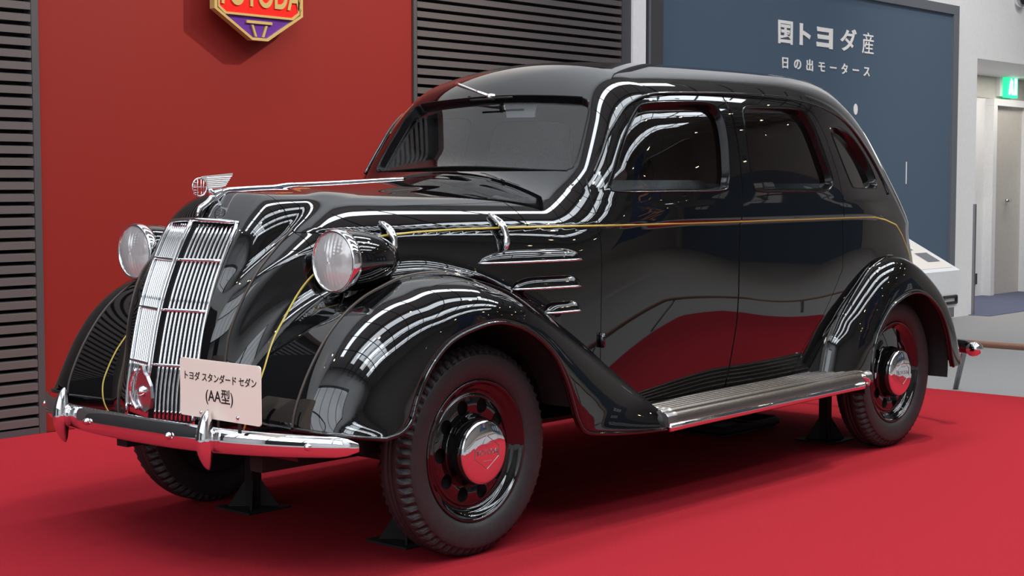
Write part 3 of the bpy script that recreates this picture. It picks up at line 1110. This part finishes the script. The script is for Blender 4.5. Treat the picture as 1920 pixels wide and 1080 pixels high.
# headlamps
for s in (-1, 1):
    hx, hy, hz = -.430, s * .526, .979
    prof = [(.0955, 0.0), (.0955, .02), (.097, .045), (.096, .08), (.091, .12), (.082, .16), (.068, .2), (.048, .232), (.025, .25), (.001, .256)]
    pr = np.array(curve(prof, 40))
    V, Fs = lathe([tuple(p) for p in pr], 48, 'x')
    hl = obj('headlamp', V, [tuple(reversed(f)) for f in Fs], 'paint', car, loc=(hx, hy, hz))
    rim = [(.090, -.010), (.093, -.015), (.098, -.013), (.1015, -.004), (.102, .008), (.100, .020), (.0965, .022)]
    V, Fs = lathe(rim, 48, 'x')
    obj('lamp_rim', V, [tuple(reversed(f)) for f in Fs], 'chrome', hl)
    lp = [(.001 + .09 * t, -.010 - .020 * (1 - t * t)) for t in np.linspace(0, 1, 12)]
    V, Fs = [], []
    n = 96
    pts = []
    for i, (r_, o_) in enumerate(lp):
        for j in range(n):
            t = 2 * np.pi * j / n
            y_, z_ = r_ * np.cos(t), r_ * np.sin(t)
            fl_ = .003 * math.sin(y_ * 430) * (1 - (r_ / .092) ** 4)
            V.append((o_ + fl_, y_, z_))
    for i in range(len(lp) - 1):
        for j in range(n):
            Fs.append((i * n + j, i * n + (j + 1) % n, (i + 1) * n + (j + 1) % n, (i + 1) * n + j))
    obj('lamp_lens', V, Fs, 'lens', hl)
    V, Fs = lathe([(.089 * t + .001, .075 - .085 * t * t) for t in np.linspace(0, 1, 14)], 48, 'x', lambda i, j, r_, o_: (r_, o_ + .0025 * math.sin(j * np.pi / 2) * (i > 3)))
    obj('reflector', V, Fs, 'bulb', hl)
    V, Fs = lathe([(.001, .0), (.011, .004), (.014, .018), (.010, .035), (.010, .07)], 16, 'x')
    obj('bulb', V, Fs, 'letter', hl)
    # pedestal down to the apron
    rows = []
    for t in np.linspace(0, 1, 9):
        zz_ = -.05 - .16 * t
        rx, ry = .075 + .04 * t * t, .028 + .03 * t * t
        rows.append([(.12 + rx * np.cos(u), -s * .008 * t + ry * np.sin(u), zz_) for u in np.linspace(0, 2 * np.pi, 28)])
    V, Fs = grid(np.array(rows))
    obj('lamp_pedestal', V, Fs, 'paint', hl)

# bumpers


def bumper_x(a):
    return -.833 + .385 * np.abs(a) ** 2.78


ya = np.concatenate([np.linspace(-.822, .822, 61)])
PB = np.stack([bumper_x(ya), ya, 0 * ya + .447], 1)
rad = .043 - .013 * (np.abs(ya) / .822) ** 2
rad[0] = rad[-1] = .012
rad[1] = rad[-2] = .026
V, Fs = tube(PB, rad, 20, False, .42, up=(0, 0, 1))
bp = obj('front_bumper', V, Fs, 'chrome', car)
for s in (-1, 1):
    pz = np.linspace(-.092, .092, 23)
    u = pz / .092
    rr_ = .0245 * (1 - np.abs(u) ** 1.8) ** .75 + .003
    V, Fs = tube(np.stack([bumper_x(.387) - .018 - .016 * (1 - u * u), 0 * u + s * .387, .450 + pz], 1), rr_, 16, False, 1., up=(0, 1, 0))
    obj('overrider', V, Fs, 'chrome', bp)
    V, Fs = lathe([(.001, -.010), (.008, -.008), (.012, -.001), (.012, .004)], 16, 'x')
    obj('bumper_bolt', V, Fs, 'chrome', bp, loc=(bumper_x(.70) - .013, s * .70, .447))
    obj('bumper_bolt', V, Fs, 'chrome', bp, loc=(bumper_x(.05) - .018, s * .22, .447))
    MB().tube([(bumper_x(.4) + .01, s * .36, .44), (-.66, s * .36, .43), (-.45, s * .36, .40)], .016, 8).build('bumper_bracket', 'dark', bp, True)

# show plate on the bumper
pl = MB()


def rrect(w, h, r, n=5):
    out = []
    for cx, cy, a0 in ((w / 2 - r, h / 2 - r, 0), (-w / 2 + r, h / 2 - r, 90), (-w / 2 + r, -h / 2 + r, 180), (w / 2 - r, -h / 2 + r, 270)):
        for k in range(n + 1):
            t = math.radians(a0 + 90 * k / n)
            out.append((cx + r * math.cos(t), cy + r * math.sin(t)))
    return out


pl.prism(rrect(.386, .178, .010), -.002, .002, 0)
plate = pl.build('name_plate', 'plate', car, False, (-.806, -.421, .600))
RP = (math.radians(90), 0, math.radians(-90))
text('plate_lettering', 'トヨダ スタンダード セダン', .0288, 'ink', plate, (-.0026, 0, .034), RP, .0004, .0003, .98)
text('plate_lettering', '(AA型)', .048, 'ink', plate, (-.0026, .0, -.020), RP, .0004, .0003, .95)
for y in (.088, -.088):
    V, Fs = lathe([(.001, -.006), (.004, -.005), (.0065, -.001), (.0065, .002)], 14, 'x')
    obj('plate_bolt', V, Fs, 'satin', plate, loc=(-.002, y, -.073))
    MB().box((.002, y - .006, -.12), (.006, y + .006, .0)).build('plate_strap', 'dark', plate)

# rear bumper
yb = np.linspace(-.67, .67, 41)
PB = np.stack([3.985 - .55 * np.abs(yb) ** 3.2, yb, 0 * yb + .375], 1)
rad = np.full(41, .035)
rad[0] = rad[-1] = .012
rad[1] = rad[-2] = .026
V, Fs = tube(PB, rad, 16, False, .45, up=(0, 0, 1))
rb = obj('rear_bumper', V, Fs, 'paint', car)
for s in (-1, 1):
    V, Fs = tube([(3.985 - .55 * .66 ** 3.2 + t, s * .665, .372) for t in (-.03, -.01, .01, .035, .05, .058)], [.036, .037, .036, .03, .018, .002], 14)
    obj('bumper_cap', V, Fs, 'chrome', rb)

# wheels
TP = [(.2325, .052), (.240, .061), (.256, .069), (.280, .0735), (.300, .0735), (.314, .071), (.318, .0695), (.322, .067), (.334, .0605), (.3405, .055), (.345, .045), (.348, .032), (.349, .02), (.3485, .012), (.344, .010), (.344, .006), (.3485, .004)]
tp = [(r_, -o_) for r_, o_ in TP] + [(r_, o_) for r_, o_ in TP[::-1]]
NT = 66 * 4
nT = len(tp)


def tread(i, j, r_, o_):
    k = i if i < nT // 2 else nT - 1 - i
    if 7 <= k <= 10:
        ph_ = (j + (2 if i >= nT // 2 else 0)) % 4
        cut = (0, .35, 1, .35)[ph_]
        d = (.004, .010, .011, .007)[k - 7] * cut
        return r_ - d * .7, o_ - math.copysign(d * 1.1, o_)
    return r_, o_


TV, TF = lathe(tp, NT, 'y', tread)
TF = [tuple(reversed(f)) for f in TF]
rimp = [(.2335, -.052), (.2350, -.058), (.2315, -.0615), (.2265, -.060), (.222, -.054), (.217, -.047), (.206, -.043), (.198, -.035), (.192, -.026), (.187, -.026), (.184, -.031), (.1795, -.0335), (.176, -.032)]
RV, RF = lathe(rimp, 72, 'y')
# disc with round vent holes
rr_ = np.concatenate([np.linspace(.176, .122, 16)])
tt = np.linspace(0, 2 * np.pi, 241)
Rg, Tg = np.meshgrid(rr_, tt, indexing='ij')
hgt = -.032 - .004 * np.sin((Rg - .122) / .054 * np.pi)
G = np.stack([Rg * np.cos(Tg), hgt, Rg * np.sin(Tg)], -1)
DV, DF = grid(G)
ang = np.arctan2(DV[:, 2], DV[:, 0])
NH = 10
ka = (ang + 2 * np.pi / NH * 100.5) % (2 * np.pi / NH) - np.pi / NH
rad_ = np.hypot(DV[:, 0], DV[:, 2])
hole = np.hypot(rad_ - .149, .149 * ka) - .0245
DV, DF = clip(DV, DF, hole)
hubp = [(.122, -.032), (.119, -.036), (.116, -.048), (.112, -.066), (.108, -.079), (.104, -.083)]
UV_, UF = lathe(hubp, 60, 'y')
wm = MB()
wm.add(RV, RF).add(DV, DF).add(UV_, UF)
bkV, bkF = lathe([(.20, -.03), (.19, -.012), (.10, -.012), (.10, .03), (.232, .05)], 48, 'y')
capV, capF = lathe([(.1075, -.079), (.1085, -.085), (.105, -.092), (.095, -.0965), (.07, -.1000), (.04, -.1022), (.001, -.103)], 60, 'y')
proto = {}
for nm, (V, Fs), m in (('wheel', (wm.V, wm.F), 'paint'), ('tyre', (TV, TF), 'tyre'), ('wheel_backing', (bkV, bkF), 'dark'), ('hubcap', (capV, capF), 'chrome')):
    o = obj(nm, V, Fs, m)
    proto[nm] = o.data
    if nm == 'tyre':
        kk = [i if i < nT // 2 else nT - 1 - i for i in range(nT)]
        for p_ in o.data.polygons:
            if all(6 <= kk[i % nT] <= 11 for i in p_.vertices):
                p_.use_smooth = False
    bpy.data.objects.remove(o)
hx6 = [(.060 * math.cos(t) * 1.0, .055 * math.sin(t)) for t in np.radians([-18, 18, 90, 162, 198, 270])]
em = MB()
for a_, b_ in zip(hx6, hx6[1:] + hx6[:1]):
    em.tube([(a_[0], -.1015, a_[1]), (b_[0], -.1015, b_[1])], .0012, 5)
em.tube([(-.02, -.102, -.028), (.02, -.102, -.028)], .0012, 5).tube([(-.02, -.102, .028), (.02, -.102, .028)], .0012, 5)
eo = em.build('hubcap_emblem', 'steel')
proto['hubcap_emblem'] = eo.data
bpy.data.objects.remove(eo)
to = text('hubcap_lettering', 'TOYODA', .024, 'steel', None, (0, 0, 0), (0, 0, 0), .0006, .0003)
proto['hubcap_lettering'] = to.data
bpy.data.objects.remove(to)
for wx in (0, 2.851):
    for s in (-1, 1):
        w = link('wheel', proto['wheel'], car, (wx, s * .673, HUB), (0, 0, 0 if s < 0 else math.pi))
        for nm in ('tyre', 'wheel_backing', 'hubcap', 'hubcap_emblem'):
            link(nm, proto[nm], w)
        link('hubcap_lettering', proto['hubcap_lettering'], w, (0, -.1025, 0), (math.radians(90), 0, 0))

# ------------------------------------------------------------------ running boards
for s in (-1, 1):
    sec = [(.58, .372), (.655, .386)]
    for i in range(6):
        y0 = .668 + i * .027
        sec += [(y0, .385), (y0 + .003, .390), (y0 + .008, .3945), (y0 + .0115, .3955), (y0 + .015, .3945), (y0 + .020, .390), (y0 + .023, .385)]
    sec += [(.832, .386), (.845, .380), (.853, .368), (.856, .350), (.856, .335), (.835, .33), (.58, .345)]
    rows = []
    for x_ in np.linspace(.895, 2.42, 24):
        rise = .016 * (x_ - .9) / 1.45
        rows.append([(x_, s * y_, z_ + rise) for y_, z_ in sec])
    V, Fs = grid(np.array(rows))
    n = len(sec)
    Fs.append(tuple(range(n)))
    Fs.append(tuple((23) * n + i for i in range(n)))
    if s > 0:
        Fs = [tuple(reversed(f)) for f in Fs]
    rbd = obj('running_board', V, Fs, 'board', car, False)
    for p_ in rbd.data.polygons:
        p_.use_smooth = len(p_.vertices) == 4
    sec = [(.852, .344), (.860, .346), (.865, .340), (.866, .330), (.864, .320), (.858, .316), (.850, .318)]
    rows = [[(x_, s * y_, z_ + .016 * (x_ - .9) / 1.45) for y_, z_ in sec] for x_ in np.linspace(.90, 2.335, 16)]
    V, Fs = grid(np.array(rows))
    Fs.append(tuple(range(7)))
    Fs.append(tuple(15 * 7 + i for i in range(7)))
    obj('edge_trim', V, Fs, 'chrome', rbd)
    V, Fs = tube(curve([(2.335, s * .84, .385), (2.36, s * .85, .378), (2.375, s * .852, .362), (2.37, s * .85, .345)], 12), .014, 10)
    obj('board_end', V, Fs, 'chrome', rbd)

# ------------------------------------------------------------------ body hardware
for s in (-1, 1):
    # streamlined louvres with a chrome edge
    for x0, x1, z0, z1, hh, pp in ((.165, .597, .953, .956, .040, .034), (.295, .588, .860, .862, .040, .032), (.425, .584, .772, .775, .036, .030)):
        u = np.linspace(0, 1, 36)
        base = on_side(x0 + (x1 - x0) * u, z0 + (z1 - z0) * u, s)
        sh_ = np.clip(np.minimum(u / .35, (1 - u) / .22), 0, 1)
        sh_ = np.sqrt(1 - (1 - sh_) ** 2)
        rows = []
        for v in np.linspace(0, np.pi / 2, 10):
            top = on_side(x0 + (x1 - x0) * u, z0 + (z1 - z0) * u + hh * sh_ * np.sin(v), s)
            top[:, 1] += s * (pp * sh_ * np.cos(v) - .001)
            rows.append(top)
        under = base.copy()
        under[:, 2] -= .006 * sh_
        G = np.stack([under] + rows, 1)
        V, Fs = grid(G)
        if s > 0:
            Fs = [tuple(reversed(f)) for f in Fs]
        lv = obj('louvre', V, Fs, 'paint', car)
        edge = rows[0] + [0, s * .001, -.001]
        V, Fs = tube(edge, .0042, 8)
        obj('louvre_trim', V, Fs, 'chrome', lv)
    # hood latches
    for x0, zt, zb in ((-.165, 1.098, .988), (.258, 1.118, .992)):
        zz = np.linspace(zt, zb, 15)
        q = on_side(x0 + .01 * np.sin((zz - zb) / (zt - zb) * np.pi), zz, s)
        u = np.linspace(0, 1, 15)
        q[:, 1] += s * (.012 + .016 * np.sin(u * np.pi) ** .7)
        rr_ = np.interp(u, [0, .08, .3, .55, .62, .68, .8, .95, 1], [.004, .010, .014, .0105, .0085, .012, .011, .008, .003])
        V, Fs = tube(q, rr_, 12)
        obj('hood_latch', V, Fs, 'chrome', hood)
    # door hinge
    hp = on_side([.695, .695], [.685, .632], s)
    MB().tube(hp + [0, s * .008, 0], .011, 10).build('door_hinge', 'paint', doors['front_door', s], True)
# inside mirror, wiper
mi = MB().prism([(-.128, 1.534), (-.118, 1.484), (.028, 1.486), (.042, 1.540), (-.02, 1.541), (-.03, 1.549), (-.058, 1.549), (-.066, 1.536)], 1.0, 1.008, 0)
mirror = mi.build('rear_view_mirror', 'wing', car)
MB().tube([(1.0, -.045, 1.545), (.975, -.045, 1.575)], .006, 8).build('mirror_stem', 'chrome', mirror, True)
wp = snap(np.array([(.885, .012, 1.567)]), .012)[0]
V, Fs = tube([wp, wp + [-.004, .09, .028], wp + [0, .17, .052], wp + [.008, .196, .060]], [.006, .0055, .007, .008], 8)
wiper = obj('wiper_arm', V, Fs, 'chrome', car)
V, Fs = lathe([(.001, -.02), (.01, -.018), (.013, -.008), (.013, .012)], 14, 'x')
obj('wiper_pivot', V, Fs, 'chrome', wiper, loc=tuple(wp))
bl = snap(np.array([(.88, y_, 1.553 + .006 * (y_ < 0)) for y_ in np.linspace(.115, -.105, 9)]), .016)
V, Fs = tube(bl, .004, 6)
obj('wiper_blade', V, Fs, 'dark', wiper)

# cabin
cb = MB()
cb.box((-.35, -.56, .36), (3.45, .56, .41))
cb.build('floor_pan', 'dark', car)
MB().box((.60, -.5, .41), (.66, .5, 1.16)).build('firewall', 'dark', car)


def cushion(x0, x1, y0, y1, z0, z1, lean=0., r=.05):
    P_ = rrect(y1 - y0, z1 - z0, r, 6)
    rows = []
    for t, k in ((0, .9), (.12, 1), (.88, 1), (1, .9)):
        rows.append([(x0 + (x1 - x0) * t + lean * (z_ + (z1 - z0) / 2), (y0 + y1) / 2 + y_ * k, (z0 + z1) / 2 + z_ * k) for y_, z_ in P_ + P_[:1]])
    V, Fs = grid(np.array(rows))
    n = len(P_) + 1
    Fs.append(tuple(range(n - 1)))
    Fs.append(tuple(3 * n + i for i in range(n - 1)))
    return V, Fs


for nm, x0, parts in (('front_seat', 1.30, ((-.58, -.02), (.02, .58))), ('rear_seat', 2.42, ((-.6, .6),))):
    for y0, y1 in parts:
        V, Fs = cushion(x0, x0 + .14, y0, y1, .55, 1.235 if nm == 'front_seat' else 1.22, .18)
        st = obj(nm, V, Fs, 'seat', car)
        V, Fs = cushion(x0 - .42, x0 + .08, y0, y1, .46, .66, 0)
        obj('seat_cushion', V, Fs, 'seat', st)
MB().box((.70, -.56, 1.02), (.80, .56, 1.22)).build('dashboard', 'lining', car)
sw = empty('tmp')
ring = []
cw = np.array((1.03, .36, 1.17))
tl = math.radians(48)
ux = np.array((math.sin(tl), 0, math.cos(tl)))
uy = np.array((0, 1, 0))
ring = [cw + .205 * (math.cos(t) * ux + math.sin(t) * uy) for t in np.linspace(0, 2 * np.pi, 48, endpoint=False)]
bpy.data.objects.remove(sw)
V, Fs = tube(ring, .0125, 10, True)
stw = obj('steering_wheel', V, Fs, 'dark', car)
q = MB()
for t in (0, 2.1, 4.2):
    q.tube([cw, cw + .2 * (math.cos(t) * ux + math.sin(t) * uy)], .008, 6)
q.tube([cw + np.cross(ux, uy) * .02, cw - np.array((.30, 0, .33)) * 1.0], .018, 8)
q.build('steering_column', 'dark', stw, True)

# chassis pieces seen below
ch = MB()
for y_ in (-.36, .36):
    ch.box((-.62, y_ - .03, .32), (3.6, y_ + .03, .40))
frame_ = ch.build('chassis_frame', 'dark', car)
for x_ in (0, 2.851):
    MB().tube([(x_, -.6, .30), (x_, .6, .30)], .035, 10).build('axle', 'dark', frame_, True)
MB().tube([(2.0, .12, .24), (2.8, .12, .24)], .09, 14).build('silencer', 'dark', frame_, True)
# wheel house liners stop light leaking through the arches
for s in (-1, 1):
    for x_, r0 in ((0, .40), (2.851, .375)):
        t = np.linspace(math.radians(-8 if x_ else 14), math.radians(188 if x_ else 166), 40)
        G = np.array([[(x_ + (r0 + .03) * math.cos(q_), s * y_, HUB + (r0 + .03) * math.sin(q_)) for q_ in t] for y_ in (.46, .80 if x_ == 0 else .80)])
        V, Fs = grid(G)
        obj('wheel_house', V, Fs, 'dark', car)
        n = len(t)
        V = [tuple(p) for p in G[0]]
        obj('wheel_house_wall', V, [tuple(range(n))], 'dark', car, False)

# ------------------------------------------------------------------ stands and tray under the car
for x_, y_, lab in ((0, -.40, 'black steel jack stand behind the front wheel with the readable hubcap'), (0, .42, 'black steel jack stand under the far end of the front axle'), (2.80, -.40, 'black steel jack stand beside the end of the running board'), (2.80, .42, 'black steel jack stand under the far end of the rear axle')):
    st = empty('jack_stand', (x_, y_, 0))
    tag(st, lab, 'jack stand', 'jack stands under the car')
    MB().box((-.10, -.10, 0), (.10, .10, .008)).build('foot_plate', 'dark', st)
    MB().box((-.022, -.022, .008), (.022, .022, .255)).build('post', 'dark', st)
    for rz in range(4):
        q = MB().add([(.022, -.003, .008), (.095, -.003, .008), (.022, -.003, .12), (.022, .003, .008), (.095, .003, .008), (.022, .003, .12)], [(0, 1, 2), (5, 4, 3), (0, 3, 4, 1), (1, 4, 5, 2), (2, 5, 3, 0)])
        q.build('gusset', 'dark', st, False, None, (0, 0, rz * math.pi / 2 + math.pi / 4))
    MB().box((-.03, -.04, .25), (.03, .04, .258)).build('saddle', 'dark', st)
tr_ = MB()
tr_.prism(rrect(.5, .32, .03), 0, .006, 2)
tray = tr_.build('drip_tray', 'dark', None, False, (2.78, .16, .0))
tag(tray, 'flat black drip tray lying on the carpet under the car', 'tray')
V, Fs = tube([(p[0], p[1], .03) for p in rrect(.5, .32, .03)], .022, 6, True)
obj('tray_rim', V, Fs, 'dark', tray)

# ------------------------------------------------------------------ emblem on the red panel
eb = empty('wall_emblem', (1.763, WY, 2.235))
tag(eb, 'gold edged six sided enamel emblem in scarlet and violet on the red panel', 'emblem')


def hexa(k, w=.305, zc=.0, hs=.095, hb=.245, t=.055):
    return [(w * k, -hs * k), (w * k, hs * k), (t * k, hb * k), (-t * k, hb * k), (-w * k, hs * k), (-w * k, -hs * k), (-t * k, -hb * k), (t * k, -hb * k)]


def ring_prism(outer, inner, y0, y1):
    q = MB()
    n = len(outer)
    V = [(p[0], y0, p[1]) for p in outer] + [(p[0], y0, p[1]) for p in inner] + [(p[0], y1, p[1]) for p in outer] + [(p[0], y1, p[1]) for p in inner]
    Fs = []
    for i in range(n):
        j = (i + 1) % n
        Fs += [(i, j, n + j, n + i), (2 * n + i, 3 * n + i, 3 * n + j, 2 * n + j), (i, 2 * n + i, 2 * n + j, j), (n + i, n + j, 3 * n + j, 3 * n + i)]
    return q.add(V, Fs)


ho = hexa(1)
hi = hexa(.94)
MB().prism(ho, -.085, -.06).build('emblem_back', 'gold', eb)
ring_prism(ho, hi, -.10, -.085).build('emblem_rim', 'gold', eb)
MB().prism(hi, -.088, -.085).build('violet_field', 'epurple', eb)
band = [(-.28, -.085), (-.235, -.118), (.235, -.118), (.28, -.085), (.28, .085), (.235, .118), (-.235, .118), (-.28, .085)]
bi = [(p[0] * .965, p[1] * .90) for p in band]
MB().prism(bi, -.094, -.087).build('scarlet_field', 'ered', eb)
ring_prism(band, bi, -.100, -.087).build('band_rim', 'gold', eb)
text('emblem_lettering', 'TOYODA', .205, 'gold', eb, (0, -.096, .0), RX, .004, .004, .66)
for s in (-1, 1):
    MB().prism([(-.088, s * .140), (.088, s * .140), (.088, s * .155), (-.088, s * .155)], -.097, -.088).build('emblem_stroke', 'gold', eb)
    for t in (-1, 1):
        q = MB().prism([(t * .055, s * .163), (t * .042, s * .163), (t * .018, s * .225), (t * .031, s * .225)], -.097, -.088)
        q.build('emblem_stroke', 'gold', eb)
for x_ in (-.15, .15):
    MB().tube([(x_, -.06, 0), (x_, 0, 0)], .012, 8).build('standoff', 'steel', eb)
